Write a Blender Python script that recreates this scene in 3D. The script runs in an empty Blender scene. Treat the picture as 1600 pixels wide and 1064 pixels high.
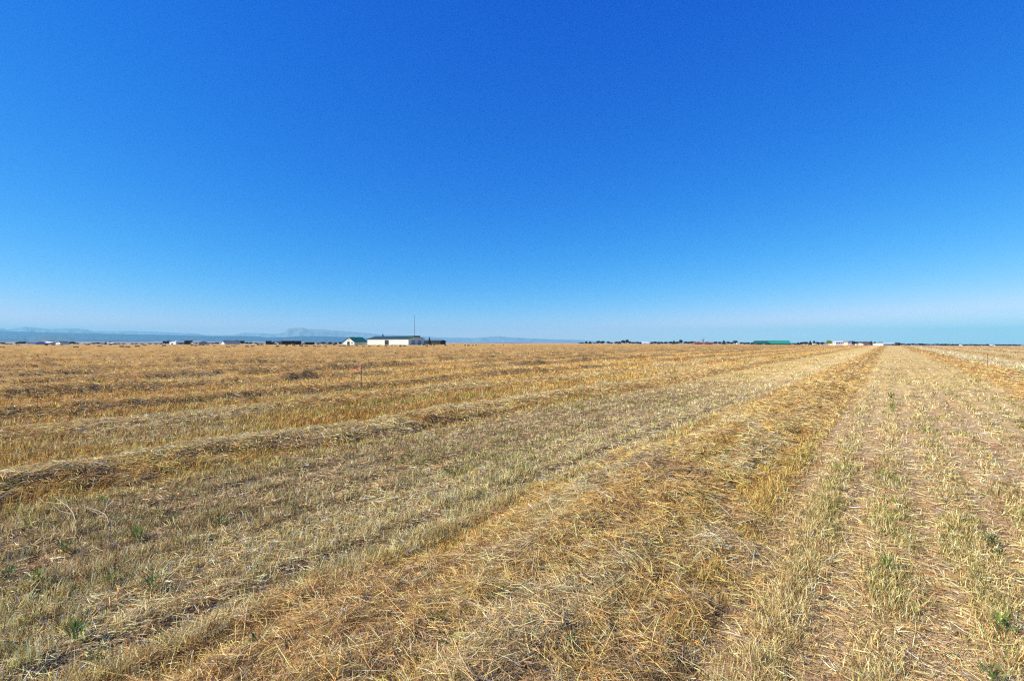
import bpy, math, random
import numpy as np

R = math.radians
sc = bpy.context.scene
# ------------------------------------------------------------------ camera
FPX = 755.0            # focal length in pixels of the 1600 px wide photograph
HY = 534.0             # row of the true horizon
CH = 1.7               # eye height
cam = bpy.data.objects.new('camera', bpy.data.cameras.new('camera'))
sc.collection.objects.link(cam)
cam.data.sensor_width = 36.0
cam.data.lens = FPX * 36.0 / 1600.0
cam.data.clip_start = 0.05
cam.data.clip_end = 90000
cam.location = (0, 0, CH)
cam.rotation_euler = (R(90) + math.atan((HY - 532.0) / FPX), 0, 0)
sc.camera = cam
sc.render.resolution_x, sc.render.resolution_y = 1024, 680

# ------------------------------------------------------------------ light
SUN_EL, SUN_AZ = R(38), R(-104)      # azimuth clockwise from the view direction
SKY_CURVE = ((2.6, .052), (1.12, .62), (.45, 3.05))
world = bpy.data.worlds.new('World')
sc.world = world
world.use_nodes = True
wn, wl = world.node_tree.nodes, world.node_tree.links
bg = wn['Background']
sky = wn.new('ShaderNodeTexSky')
sky.sky_type = 'NISHITA'
sky.sun_disc = False
sky.sun_elevation = SUN_EL
sky.sun_rotation = SUN_AZ
sky.altitude = 1900
sky.air_density = 1.0
sky.dust_density = 0.25
sky.ozone_density = 3.0
hs = wn.new('ShaderNodeHueSaturation')
hs.inputs['Saturation'].default_value = 1.0
wl.new(sky.outputs[0], hs.inputs['Color'])
# clear high-altitude air: deepen the blue channel by channel
sp_ = wn.new('ShaderNodeSeparateColor'); cb_ = wn.new('ShaderNodeCombineColor')
wl.new(hs.outputs[0], sp_.inputs[0])
for ch, (p_, k_) in enumerate(SKY_CURVE):
    a_ = wn.new('ShaderNodeMath'); a_.operation = 'POWER'; a_.inputs[1].default_value = p_
    b_ = wn.new('ShaderNodeMath'); b_.operation = 'MULTIPLY'; b_.inputs[1].default_value = k_
    wl.new(sp_.outputs[ch], a_.inputs[0]); wl.new(a_.outputs[0], b_.inputs[0]); 
    if ch == 0:
        c_ = wn.new('ShaderNodeMath'); c_.operation = 'SMOOTH_MIN'; c_.inputs[1].default_value = 5.2; c_.inputs[2].default_value = 1.5
        wl.new(b_.outputs[0], c_.inputs[0]); b_ = c_
    wl.new(b_.outputs[0], cb_.inputs[ch])
# faint wisps of cirrus low over the horizon
tc_ = wn.new('ShaderNodeTexCoord'); mp_ = wn.new('ShaderNodeMapping'); mp_.inputs['Scale'].default_value = (2.2, 2.2, 38.0)
wl.new(tc_.outputs['Generated'], mp_.inputs['Vector'])
nw_ = wn.new('ShaderNodeTexNoise'); nw_.inputs['Scale'].default_value = 1.6; nw_.inputs['Detail'].default_value = 7; nw_.inputs['Distortion'].default_value = .6
wl.new(mp_.outputs[0], nw_.inputs['Vector'])
r1_ = wn.new('ShaderNodeMapRange'); r1_.inputs['From Min'].default_value = .48; r1_.inputs['From Max'].default_value = .75; r1_.inputs['To Max'].default_value = .22
wl.new(nw_.outputs['Fac'], r1_.inputs['Value'])
sx_ = wn.new('ShaderNodeSeparateXYZ'); wl.new(tc_.outputs['Generated'], sx_.inputs[0])
r2_ = wn.new('ShaderNodeMapRange'); r2_.inputs['From Min'].default_value = .06; r2_.inputs['From Max'].default_value = .02
wl.new(sx_.outputs['Z'], r2_.inputs['Value'])
mm_ = wn.new('ShaderNodeMath'); mm_.operation = 'MULTIPLY'; wl.new(r1_.outputs[0], mm_.inputs[0]); wl.new(r2_.outputs[0], mm_.inputs[1])
mc_ = wn.new('ShaderNodeMix'); mc_.data_type = 'RGBA'; mc_.inputs['B'].default_value = (5.2, 6.2, 7.0, 1)
wl.new(mm_.outputs[0], mc_.inputs['Factor']); wl.new(cb_.outputs[0], mc_.inputs['A'])
wl.new(mc_.outputs['Result'], bg.inputs['Color'])
bg.inputs['Strength'].default_value = 0.094
sun = bpy.data.objects.new('sun', bpy.data.lights.new('sun', 'SUN'))
sc.collection.objects.link(sun)
sun.data.energy = 5.0
sun.data.angle = R(0.5)
sun.data.color = (1.0, 0.92, 0.77)
sd = (math.sin(SUN_AZ) * math.cos(SUN_EL), math.cos(SUN_AZ) * math.cos(SUN_EL), math.sin(SUN_EL))
from mathutils import Vector
sun.rotation_euler = Vector(sd).to_track_quat('Z', 'Y').to_euler()
sc.view_settings.view_transform = 'Standard'
sc.view_settings.look = 'None'
sc.view_settings.exposure = 0.58
sc.view_settings.gamma = 1.0
sc.cycles.pixel_filter_type = 'BLACKMAN_HARRIS'
sc.cycles.filter_width = 1.25
sc.cycles.use_denoising = False
sc.cycles.denoiser = 'OPENIMAGEDENOISE'
sc.cycles.denoising_input_passes = 'RGB_ALBEDO_NORMAL'
sc.cycles.denoising_prefilter = 'ACCURATE'
sc.cycles.max_bounces = 6
sc.cycles.diffuse_bounces = 3
sc.cycles.volume_bounces = 0
sc.cycles.transmission_bounces = 2

rng = np.random.default_rng(7)
random.seed(7)
ROW = R(38.0)                        # the rows run 38 degrees right of the view
cR, sR = math.cos(ROW), math.sin(ROW)

def to_row(x, y):                    # -> across (right +), along
    return x * cR - y * sR, x * sR + y * cR

# ------------------------------------------------------------------ noise
def _h(ix, iy, s):
    n = (ix.astype(np.int64) * 374761393 + iy.astype(np.int64) * 668265263 + s * 1442695041) & 0x7fffffff
    n = ((n ^ (n >> 13)) * 1274126177) & 0x7fffffff
    n = n ^ (n >> 16)
    return (n & 0xffffff) / float(0xffffff)

def vn(x, y, s=0):
    x = np.asarray(x, float); y = np.asarray(y, float)
    ix, iy = np.floor(x), np.floor(y)
    fx, fy = x - ix, y - iy
    fx = fx * fx * (3 - 2 * fx); fy = fy * fy * (3 - 2 * fy)
    a, b = _h(ix, iy, s), _h(ix + 1, iy, s)
    c, d = _h(ix, iy + 1, s), _h(ix + 1, iy + 1, s)
    return (a * (1 - fx) + b * fx) * (1 - fy) + (c * (1 - fx) + d * fx) * fy

def fbm(x, y, s=0, o=4):
    t = 0; a = 0.5; n = 0
    for k in range(o):
        t = t + a * vn(x * 2 ** k, y * 2 ** k, s + 17 * k); n += a; a *= 0.5
    return t / n

def sstep(a, b, x):
    t = np.clip((x - a) / (b - a), 0, 1)
    return t * t * (3 - 2 * t)

# ------------------------------------------------------------------ terrain
U_E = [0, 150, 400, 540, 660, 705, 900, 1100, 1250, 1400, 1600]
Y_E = [539.2, 539.2, 538.8, 539.4, 539.6, 537.7, 537.3, 538.1, 539.4, 540.6, 542.3]   # crest of the field
Y_B = [538.2, 538.3, 538.1, 538.8, 538.8, 537.2, 537.2, 538.0, 538.9, 539.6, 540.6]   # feet of what stands beyond
Y_T = [531.0, 531.3, 532.4, 533.6, 534.3, 534.6, 535.6, 536.0, 536.3, 537.0, 538.0]   # far plains
Y_M = [536.2, 536.2, 536.3, 537.0, 537.4, 536.6, 536.6, 537.2, 537.8, 538.2, 539.0]

def uf(x, y):
    r = np.hypot(x, y)
    az = np.clip(np.arctan2(x, y), R(-52), R(52))
    return 800 + FPX * np.tan(az), np.maximum(r * np.cos(az), 1e-3)

# windrows: across centre, half width, height
WIND = [(-2.0, 0.86, 0.155), (-7.8, 0.74, 0.12), (-12.2, 0.9, 0.12), (-15.6, 0.6, 0.19), (4.4, 1.05, 0.17), (10.3, 0.9, 0.14)]
_x = -21.0
_rr = random.Random(3)
while _x > -420:
    WIND.append((_x, 0.65 + 0.3 * _rr.random(), 0.25 + 0.08 * _rr.random())); _x -= 5.4 + 0.7 * _rr.random()
_x = 16.0
while _x < 330:
    WIND.append((_x, 0.9, 0.15)); _x += 5.6 + 0.5 * _rr.random()

def mounds(x, y):
    A, L = to_row(x, y)
    z = np.zeros_like(A); m = np.zeros_like(A)
    for i, (c, w, h) in enumerate(WIND):
        near = np.abs(A - c) < w + 1.6
        if not near.any():
            continue
        a = A[near]; l = L[near]
        cc = c + (vn(l / 3.1, 0 * l + i, 5) - 0.5) * 0.42 + (vn(l / 0.9, 0 * l + i, 6) - 0.5) * 0.16
        ww = w * (0.8 + 0.4 * vn(l / 1.4, 0 * l + i, 7))
        t = (a - cc) / ww
        # steeper on the right hand side
        p = np.clip(1 - np.abs(t) ** 2, 0, 1) ** 1.25
        hh = h * (0.65 + 0.7 * vn(l / 2.3, 0 * l + i, 8)) * (0.8 + 0.4 * vn(l / 0.55, a / 0.5, 9 + i))
        if c < -10:
            gap = sstep(0.12, 0.3, vn(l / 9.0, 0 * l + i, 21)); hh = hh * (0.45 + 0.55 * gap)
        z[near] = np.maximum(z[near], p * hh)
        m[near] = np.maximum(m[near], sstep(1.35, 0.75, np.abs(t) + 0.5 * (vn(l / .35, a / .35, 31) - .5)))
    return z, m

def base_z(x, y):
    u, f = uf(x, y)
    ye, yb = np.interp(u, U_E, Y_E), np.interp(u, U_E, Y_B)
    yt, ym = np.interp(u, U_E, Y_T), np.interp(u, U_E, Y_M)
    fc = CH * FPX / (ye - HY)
    lf = np.log(np.maximum(f, 1))
    k0, k1, k2, k3, k4 = np.log(fc), np.log(np.maximum(fc * 1.25, 420)), np.log(1500.), np.log(4500.), np.log(15000.)
    def mix(a, b, ka, kb):
        return a + (b - a) * np.clip((lf - ka) / (kb - ka), 0, 1)
    ys = np.where(lf < k1, mix(ye, yb, k0, k1), np.where(lf < k2, yb, np.where(lf < k3, mix(yb, ym, k2, k3), mix(ym, yt, k3, k4))))
    return np.where(f < fc, 0.0, CH - (ys - HY) / FPX * f)

def ground_z(x, y, detail=True):
    x = np.atleast_1d(np.asarray(x, float)); y = np.atleast_1d(np.asarray(y, float))
    r = np.hypot(x, y)
    z = base_z(x, y)
    fade = sstep(330, 230, r)
    zm, m = mounds(x, y)
    A, L = to_row(x, y)
    micro = (fbm(x / 0.5, y / 0.5, 40, 3) - 0.5) * 0.05 + (fbm(x / 9, y / 9, 41, 2) - 0.5) * 0.10
    drill = 0.014 * np.cos(A * 2 * math.pi / 0.52) * sstep(90, 20, r) - .012 * (sstep(.16, .04, np.abs(A + 3.45)) + sstep(.14, .04, np.abs(A + 4.15)))
    clod = (A > -7.2) * (A < 4.4) * (fbm(x / .11, y / .11, 44, 3) - .5) * .05 * sstep(14, 6, r)
    drill = drill + clod
    lump = m * (fbm(x / .16, y / .16, 43, 2) - .5) * .07 * sstep(40, 10, r)
    z = z + fade * (zm + micro + drill + lump)
    return z, m

def gz(x, y):
    return float(base_z(np.array([float(x)]), np.array([float(y)]))[0])

# ------------------------------------------------------------------ object helpers
col = sc.collection

def tag(o, label=None, cat=None, group=None, kind=None):
    if label: o['label'] = label
    if cat: o['category'] = cat
    if group: o['group'] = group
    if kind: o['kind'] = kind
    return o

def empty(name, loc, rz=0, **k):
    o = bpy.data.objects.new(name, None); col.objects.link(o)
    o.location = loc; o.rotation_euler = (0, 0, rz); o.empty_display_size = 0.2
    return tag(o, **k)

def np_mesh(name, V, faces, mat, parent=None, cols=None, smooth=False):
    """V (n,3); faces (m,k) array"""
    me = bpy.data.meshes.new(name)
    V = np.ascontiguousarray(V, dtype=np.float32); faces = np.ascontiguousarray(faces, dtype=np.int32)
    m, k = faces.shape
    me.vertices.add(len(V)); me.vertices.foreach_set('co', V.ravel())
    me.loops.add(m * k); me.loops.foreach_set('vertex_index', faces.ravel())
    me.polygons.add(m)
    me.polygons.foreach_set('loop_start', np.arange(0, m * k, k, dtype=np.int32))
    me.polygons.foreach_set('loop_total', np.full(m, k, dtype=np.int32))
    if smooth:
        me.polygons.foreach_set('use_smooth', np.ones(m, dtype=bool))
    me.update(calc_edges=True)
    if cols is not None:
        at = me.color_attributes.new('Col', 'FLOAT_COLOR', 'POINT')
        c4 = np.ones((len(V), 4), dtype=np.float32); c4[:, :3] = cols
        at.data.foreach_set('color', c4.ravel())
    me.materials.append(mat)
    o = bpy.data.objects.new(name, me); col.objects.link(o)
    if parent: o.parent = parent
    return o

class MB:
    def __init__(s): s.v = []; s.f = []
    def poly(s, pts, faces):
        b = len(s.v); s.v += [tuple(p) for p in pts]; s.f += [tuple(b + i for i in f) for f in faces]; return s
    def box(s, x0, x1, y0, y1, z0, z1):
        return s.poly([(x0, y0, z0), (x1, y0, z0), (x1, y1, z0), (x0, y1, z0), (x0, y0, z1), (x1, y0, z1), (x1, y1, z1), (x0, y1, z1)],
                      [(3, 2, 1, 0), (4, 5, 6, 7), (0, 1, 5, 4), (1, 2, 6, 5), (2, 3, 7, 6), (3, 0, 4, 7)])
    def tube(s, pts, rads, n=6):
        pts = [Vector(p) for p in pts]; rings = []
        for i, p in enumerate(pts):
            d = (pts[min(i + 1, len(pts) - 1)] - pts[max(i - 1, 0)]).normalized()
            a = d.cross(Vector((0, 0, 1)) if abs(d.z) < .9 else Vector((1, 0, 0))).normalized(); b = d.cross(a)
            base = len(s.v)
            for k in range(n):
                t = 2 * math.pi * k / n
                s.v.append(tuple(p + (a * math.cos(t) + b * math.sin(t)) * rads[i]))
            rings.append(base)
        for q in range(len(pts) - 1):
            for k in range(n):
                s.f.append((rings[q] + k, rings[q] + (k + 1) % n, rings[q + 1] + (k + 1) % n, rings[q + 1] + k))
        s.f.append(tuple(rings[0] + k for k in range(n))[::-1]); s.f.append(tuple(rings[-1] + k for k in range(n)))
        return s
    def build(s, name, mat, parent=None):
        me = bpy.data.meshes.new(name); me.from_pydata(s.v, [], s.f); me.materials.append(mat); me.update()
        o = bpy.data.objects.new(name, me); col.objects.link(o)
        if parent: o.parent = parent
        return o

def copy_tree(o, parent=None):
    c = o.copy(); col.objects.link(c); c.parent = parent
    for ch in list(o.children): copy_tree(ch, c)
    return c

# ------------------------------------------------------------------ materials
def mat(name, c, rough=0.8, var=0.12, scale=2.0, metal=0.0, bump=0.0):
    m = bpy.data.materials.new(name); m.use_nodes = True
    n, l = m.node_tree.nodes, m.node_tree.links
    p = n['Principled BSDF']; p.inputs['Roughness'].default_value = rough; p.inputs['Metallic'].default_value = metal
    tc = n.new('ShaderNodeTexCoord'); nz = n.new('ShaderNodeTexNoise'); nz.inputs['Scale'].default_value = scale; nz.inputs['Detail'].default_value = 4
    l.new(tc.outputs['Object'], nz.inputs['Vector'])
    rp = n.new('ShaderNodeMapRange'); rp.inputs['From Min'].default_value = .3; rp.inputs['From Max'].default_value = .7
    rp.inputs['To Min'].default_value = 1 - var; rp.inputs['To Max'].default_value = 1 + var
    l.new(nz.outputs['Fac'], rp.inputs['Value'])
    mx = n.new('ShaderNodeVectorMath'); mx.operation = 'SCALE'; mx.inputs[0].default_value = c
    l.new(rp.outputs[0], mx.inputs['Scale']); l.new(mx.outputs[0], p.inputs['Base Color'])
    if bump:
        b = n.new('ShaderNodeBump'); b.inputs['Distance'].default_value = bump; l.new(nz.outputs['Fac'], b.inputs['Height']); l.new(b.outputs[0], p.inputs['Normal'])
    return m

def ribbed(name, c, pitch=0.4, rough=0.5):
    """sheet metal with vertical ribs"""
    m = mat(name, c, rough, 0.05, 0.6)
    n, l = m.node_tree.nodes, m.node_tree.links
    w = n.new('ShaderNodeTexWave'); w.inputs['Scale'].default_value = 1 / pitch; w.inputs['Distortion'].default_value = 0
    tc = n.new('ShaderNodeTexCoord'); l.new(tc.outputs['Object'], w.inputs['Vector'])
    b = n.new('ShaderNodeBump'); b.inputs['Distance'].default_value = 0.02; l.new(w.outputs['Fac'], b.inputs['Height'])
    l.new(b.outputs[0], n['Principled BSDF'].inputs['Normal'])
    return m

def foliage(name, transl=0.25, rough=0.6, spec=0.3, var=True):
    """vertex coloured leaves or straw, a little light coming through"""
    m = bpy.data.materials.new(name); m.use_nodes = True
    n, l = m.node_tree.nodes, m.node_tree.links
    p = n['Principled BSDF']; p.inputs['Roughness'].default_value = rough
    p.inputs['Specular IOR Level'].default_value = spec
    a = n.new('ShaderNodeVertexColor'); a.layer_name = 'Col'
    l.new(a.outputs['Color'], p.inputs['Base Color'])
    t = n.new('ShaderNodeBsdfTranslucent'); l.new(a.outputs['Color'], t.inputs['Color'])
    mx = n.new('ShaderNodeMixShader'); mx.inputs[0].default_value = transl
    l.new(p.outputs[0], mx.inputs[1]); l.new(t.outputs[0], mx.inputs[2]); l.new(mx.outputs[0], n['Material Output'].inputs['Surface'])
    return m

M = {
 'straw': foliage('straw', 0.2, 0.6, 0.04),
 'leaf': foliage('leaf', 0.3, 0.5, 0.3),
 'white_metal': ribbed('white metal siding', (.66, .65, .62)),
 'cream': mat('cream siding', (.62, .56, .46)),
 'white': mat('white paint', (.78, .77, .75)),
 'grey': mat('grey siding', (.33, .34, .35)),
 'tan': mat('tan siding', (.42, .34, .26)),
 'red_roof': mat('red brown roof', (.22, .06, .05)),
 'red': mat('barn red boards', (.24, .06, .05)),
 'green_roof': ribbed('green roof metal', (.008, .105, .06)),
 'dark_green_roof': ribbed('dark green roof metal', (.018, .05, .045)),
 'teal_roof': ribbed('pale green roof metal', (.03, .24, .16)),
 'dark_roof': mat('dark shingles', (.05, .05, .055)),
 'grey_roof': mat('grey shingles', (.22, .22, .22)),
 'black': mat('dark opening', (.012, .012, .014)),
 'shaded_wall': mat('shaded siding', (.02, .02, .025)),  # shade on walls turned from the sun, put into a near-black colour
 'glass': mat('dark window glass', (.03, .04, .05), 0.15),
 'steel': mat('galvanised steel', (.16, .17, .18), 0.5, metal=0.3),
 'bark': mat('bark', (.10, .07, .05), bump=0.02, scale=8),
 'bare': mat('bare reddish twigs', (.20, .09, .07)),
 'bale': mat('baled hay', (.45, .33, .16), 0.9, 0.3, 14, bump=0.02),
 'old_bale': mat('weathered baled hay', (.16, .13, .10), 0.9, 0.35, 3, bump=0.05),
 'twine': mat('bale twine', (.55, .30, .12)),
 'lath': mat('bare pine lath', (.72, .48, .26), 0.7, 0.15, 20),
 'pink': mat('pink flagging ribbon', (.85, .10, .22), 0.45, 0.1),
 'orange': mat('orange stake paint', (.85, .32, .10), 0.6, 0.1),
 'wood_dark': mat('weathered stake wood', (.12, .08, .06), 0.8, 0.2, 15),
 'tyre': mat('rubber', (.02, .02, .02)),
}

# ------------------------------------------------------------------ colours of the field
def zone_colours(x, y):
    """ground (litter and soil) colour and stubble colour by place"""
    A, L = to_row(x, y)
    r = np.hypot(x, y)
    def mixc(c, d, t): return c + (d - c) * t[:, None]
    one = np.ones((len(x), 1))
    soil = one * np.array([[.27, .185, .115]])
    # pinkish bare soil right of the main windrow
    right = sstep(-1.2, -0.6, A) * sstep(3.7, 3.3, A)
    soil = mixc(soil, np.array([.55, .40, .235]), right)
    red = sstep(.58, .75, fbm(x / .7, y / .7, 50, 3)) * right
    soil = mixc(soil, np.array([.46, .21, .11]), red * .5)
    soil = mixc(soil, np.array([.34, .235, .125]), sstep(-7.2, -6.6, A) * sstep(-3.6, -4.6, A) * .8)
    stub = one * np.array([[.75, .445, .13]])
    stub = mixc(stub, np.array([.70, .50, .21]), right)
    mid = sstep(-7.2, -6.8, A) * sstep(-2.9, -3.3, A)
    stub = mixc(stub, np.array([.74, .52, .20]), mid)
    g = sstep(-6.8, -6.2, A) * sstep(-4.3, -4.9, A) * sstep(30, 14, r)
    stub = mixc(stub, np.array([.56, .41, .21]), g * .7)
    # rusty and ochre patches over the left part of the field
    left = sstep(-7.8, -8.6, A)
    n1 = fbm(L / 3.0, A / 1.3, 52, 3)
    stub = mixc(stub, np.array([.64, .31, .085]), sstep(.52, .68, n1) * left * .6)
    stub = mixc(stub, np.array([.66, .50, .24]), sstep(.5, .32, n1) * left * .6)
    # beyond the right windrow
    fr = sstep(5.3, 5.7, A)
    stub = mixc(stub, np.array([.62, .50, .26]), fr * .7)
    pale = fr * sstep(9.0, 8.4, A) * sstep(6.0, 6.6, A)
    stub = mixc(stub, np.array([.72, .57, .30]), pale * .8)
    stub = mixc(stub, np.array([.84, .64, .31]), sstep(-4.9, -4.3, A) * sstep(-2.9, -3.2, A) * .45)
    return soil, stub

def green_amount(x, y):
    A, L = to_row(x, y)
    n = fbm(L / 2.6, A / 0.8, 60, 3)
    g = 0.04 + 0.40 * sstep(.50, .68, n)
    # greener bands along the row edges, right of the main windrow and past the second one
    g = g + 0.42 * sstep(3, 12, np.hypot(x, y)) * sstep(1.3, 2.0, A) * sstep(3.9, 3.5, A) * (.4 + vn(L / 2, A, 61))
    g = g + 0.5 * sstep(5.2, 5.5, A) * sstep(6.6, 6.1, A)
    g = g + 0.18 * sstep(-9.8, -8.6, A) * sstep(-8.2, -8.6, A)
    g = g * (1 - .45 * sstep(7, 4, np.hypot(x, y)) * (A > -7.2))
    g = g + 0.10 * sstep(-7.3, -7.0, A) * sstep(-4.5, -5.5, A)
    g = g - 0.2 * sstep(40, 90, np.hypot(x, y))
    return np.clip(g, 0.02, 0.65)

# ------------------------------------------------------------------ ground sheet
def make_ground():
    r = [0.0, 0.35]
    while r[-1] < 330: r.append(r[-1] * 1.0095 + 0.0035)
    while r[-1] < 17900: r.append(r[-1] * 1.035)
    r = np.array(r)
    fine = np.arange(-56, 56.01, 0.16)
    coarse = np.arange(58, 302.1, 3.0)
    az = np.radians(np.concatenate([fine, coarse]))
    nr, na = len(r), len(az)
    X = (r[:, None] * np.sin(az)[None]).ravel(); Y = (r[:, None] * np.cos(az)[None]).ravel()
    Z, m = ground_z(X, Y)
    rr = np.hypot(X, Y)
    # rough the far plain a little
    Z = Z + sstep(1500, 6000, rr) * (fbm(X / 900, Y / 900, 70, 4) - .5) * 10
    soil, stub = zone_colours(X, Y)
    t = sstep(5, 32, rr)[:, None]
    c = soil * (1 - t) * .9 + stub * t * .86
    hf = sstep(6, 22, rr)[:, None]
    hayc = (np.array([.27, .165, .07]) * (1 - hf) + np.array([.40, .245, .095]) * hf) * (0.75 + 0.5 * vn(X / .3, Y / .3, 71))[:, None]  # ground under the hay darkened: shade of deep gaps put into its colour
    c = c + (hayc - c) * (m * .85)[:, None]
    n = fbm(X / 1.2, Y / 1.2, 72, 4)
    c = c * (0.75 + 0.5 * n)[:, None]
    # olive strip at the field's edge, then pale pinkish dry plain with darker patches
    u, f = uf(X, Y)
    fc = CH * FPX / (np.interp(u, U_E, Y_E) - HY)
    e = sstep(.82, .98, f / fc) * sstep(2.2, 1.6, f / fc) * (u < 760)
    c = c + (np.array([.33, .29, .09]) - c) * (e * .75)[:, None]
    p = sstep(1.15, 1.6, f / fc) * np.where(u < 760, 1, 1)
    plain = np.array([.46, .31, .24]) * (0.7 + 0.6 * fbm(X / 500, Y / 260, 73, 4))[:, None]
    dark = sstep(.56, .66, fbm(X / 1400, Y / 700, 74, 4)) * sstep(2500, 4000, rr)
    plain = plain + (np.array([.05, .06, .06]) - plain) * (dark * .9)[:, None]
    c = c + (plain - c) * p[:, None]
    V = np.stack([X, Y, Z], 1)
    i = np.arange(nr - 1)[:, None]; j = np.arange(na)[None]; j2 = (j + 1) % na
    F = np.stack([i * na + j, (i + 1) * na + j, (i + 1) * na + j2, i * na + j2], -1).reshape(-1, 4)[:, ::-1]
    m_ = bpy.data.materials.new('field soil and litter'); m_.use_nodes = True
    n_, l_ = m_.node_tree.nodes, m_.node_tree.links
    P = n_['Principled BSDF']; P.inputs['Roughness'].default_value = .9; P.inputs['Specular IOR Level'].default_value = .0
    a = n_.new('ShaderNodeVertexColor'); a.layer_name = 'Col'
    tc = n_.new('ShaderNodeTexCoord')
    nz = n_.new('ShaderNodeTexNoise'); nz.inputs['Scale'].default_value = 45; nz.inputs['Detail'].default_value = 6; nz.inputs['Roughness'].default_value = .7
    l_.new(tc.outputs['Object'], nz.inputs['Vector'])
    mr = n_.new('ShaderNodeMapRange'); mr.inputs['From Min'].default_value = .3; mr.inputs['From Max'].default_value = .7
    mr.inputs['To Min'].default_value = .55; mr.inputs['To Max'].default_value = 1.35
    l_.new(nz.outputs['Fac'], mr.inputs['Value'])
    sc_ = n_.new('ShaderNodeVectorMath'); sc_.operation = 'SCALE'
    l_.new(a.outputs['Color'], sc_.inputs[0]); l_.new(mr.outputs[0], sc_.inputs['Scale'])
    l_.new(sc_.outputs[0], P.inputs['Base Color'])
    bp = n_.new('ShaderNodeBump'); bp.inputs['Distance'].default_value = .02; bp.inputs['Strength'].default_value = .8
    l_.new(nz.outputs['Fac'], bp.inputs['Height']); l_.new(bp.outputs[0], P.inputs['Normal'])
    g = np_mesh('ground', V, F, m_, cols=c, smooth=True)
    tag(g, 'dry mown hay field reaching to the far plain', None, None, 'structure')
make_ground()

# ------------------------------------------------------------------ straw and stubble
def blades(P, phi, t0, t1, L, w, roll, C, tipdark=1.0):
    """ribbons of three cross sections: P foot, phi heading, t0/t1 tilt from upright at foot and tip"""
    n = len(P)
    def d(t): return np.stack([np.sin(t) * np.cos(phi), np.sin(t) * np.sin(phi), np.cos(t)], 1)
    p0 = P; p1 = p0 + d(t0) * (L * .5)[:, None]; p2 = p1 + d(t1) * (L * .5)[:, None]
    side = np.stack([-np.sin(phi), np.cos(phi), 0 * phi], 1)
    dm = d((t0 + t1) / 2)
    up = np.cross(dm, side)
    s = (side * np.cos(roll)[:, None] + up * np.sin(roll)[:, None]) * (w / 2)[:, None]
    V = np.stack([p0 - s, p0 + s, p1 - s * .85, p1 + s * .85, p2 - s * .35, p2 + s * .35], 1).reshape(-1, 3)
    b = (np.arange(n) * 6)[:, None]
    F = np.concatenate([b + np.array([[0, 1, 3, 2]]), b + np.array([[2, 3, 5, 4]])], 1).reshape(-1, 4)
    Cc = np.repeat(C[:, None, :], 6, 1)
    return V, F, Cc.reshape(-1, 3)

def sample(D0, K, rmin, rmax, azlim=55):
    """points whose density is min(D0, K (10/r)^3) per square metre"""
    span = 2 * R(azlim)
    rc = 10 * (K / D0) ** (1 / 3)
    n1 = int(D0 * span * (rc * rc - rmin * rmin) / 2); k = K * 1000
    n2 = int(k * span * (1 / rc - 1 / rmax))
    r = np.concatenate([np.sqrt(rng.uniform(rmin ** 2, rc ** 2, n1)), 1 / rng.uniform(1 / rmax, 1 / rc, n2)])
    a = rng.uniform(-R(azlim), R(azlim), len(r))
    return r * np.sin(a), r * np.cos(a), r

def jitter_col(C, s, sat=.05):
    n = len(C)
    C = C * np.where(rng.random(n) < .17, .36, 1.0)[:, None] * np.array([[1.06, 1.06, 1.06]])  # a random share of blades darkened to stand in for shadow among the straw
    k = np.exp(rng.normal(0, s, n))[:, None]
    return np.clip(C * k * (1 + rng.normal(0, sat, (n, 3))), 0.01, .9)

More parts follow.
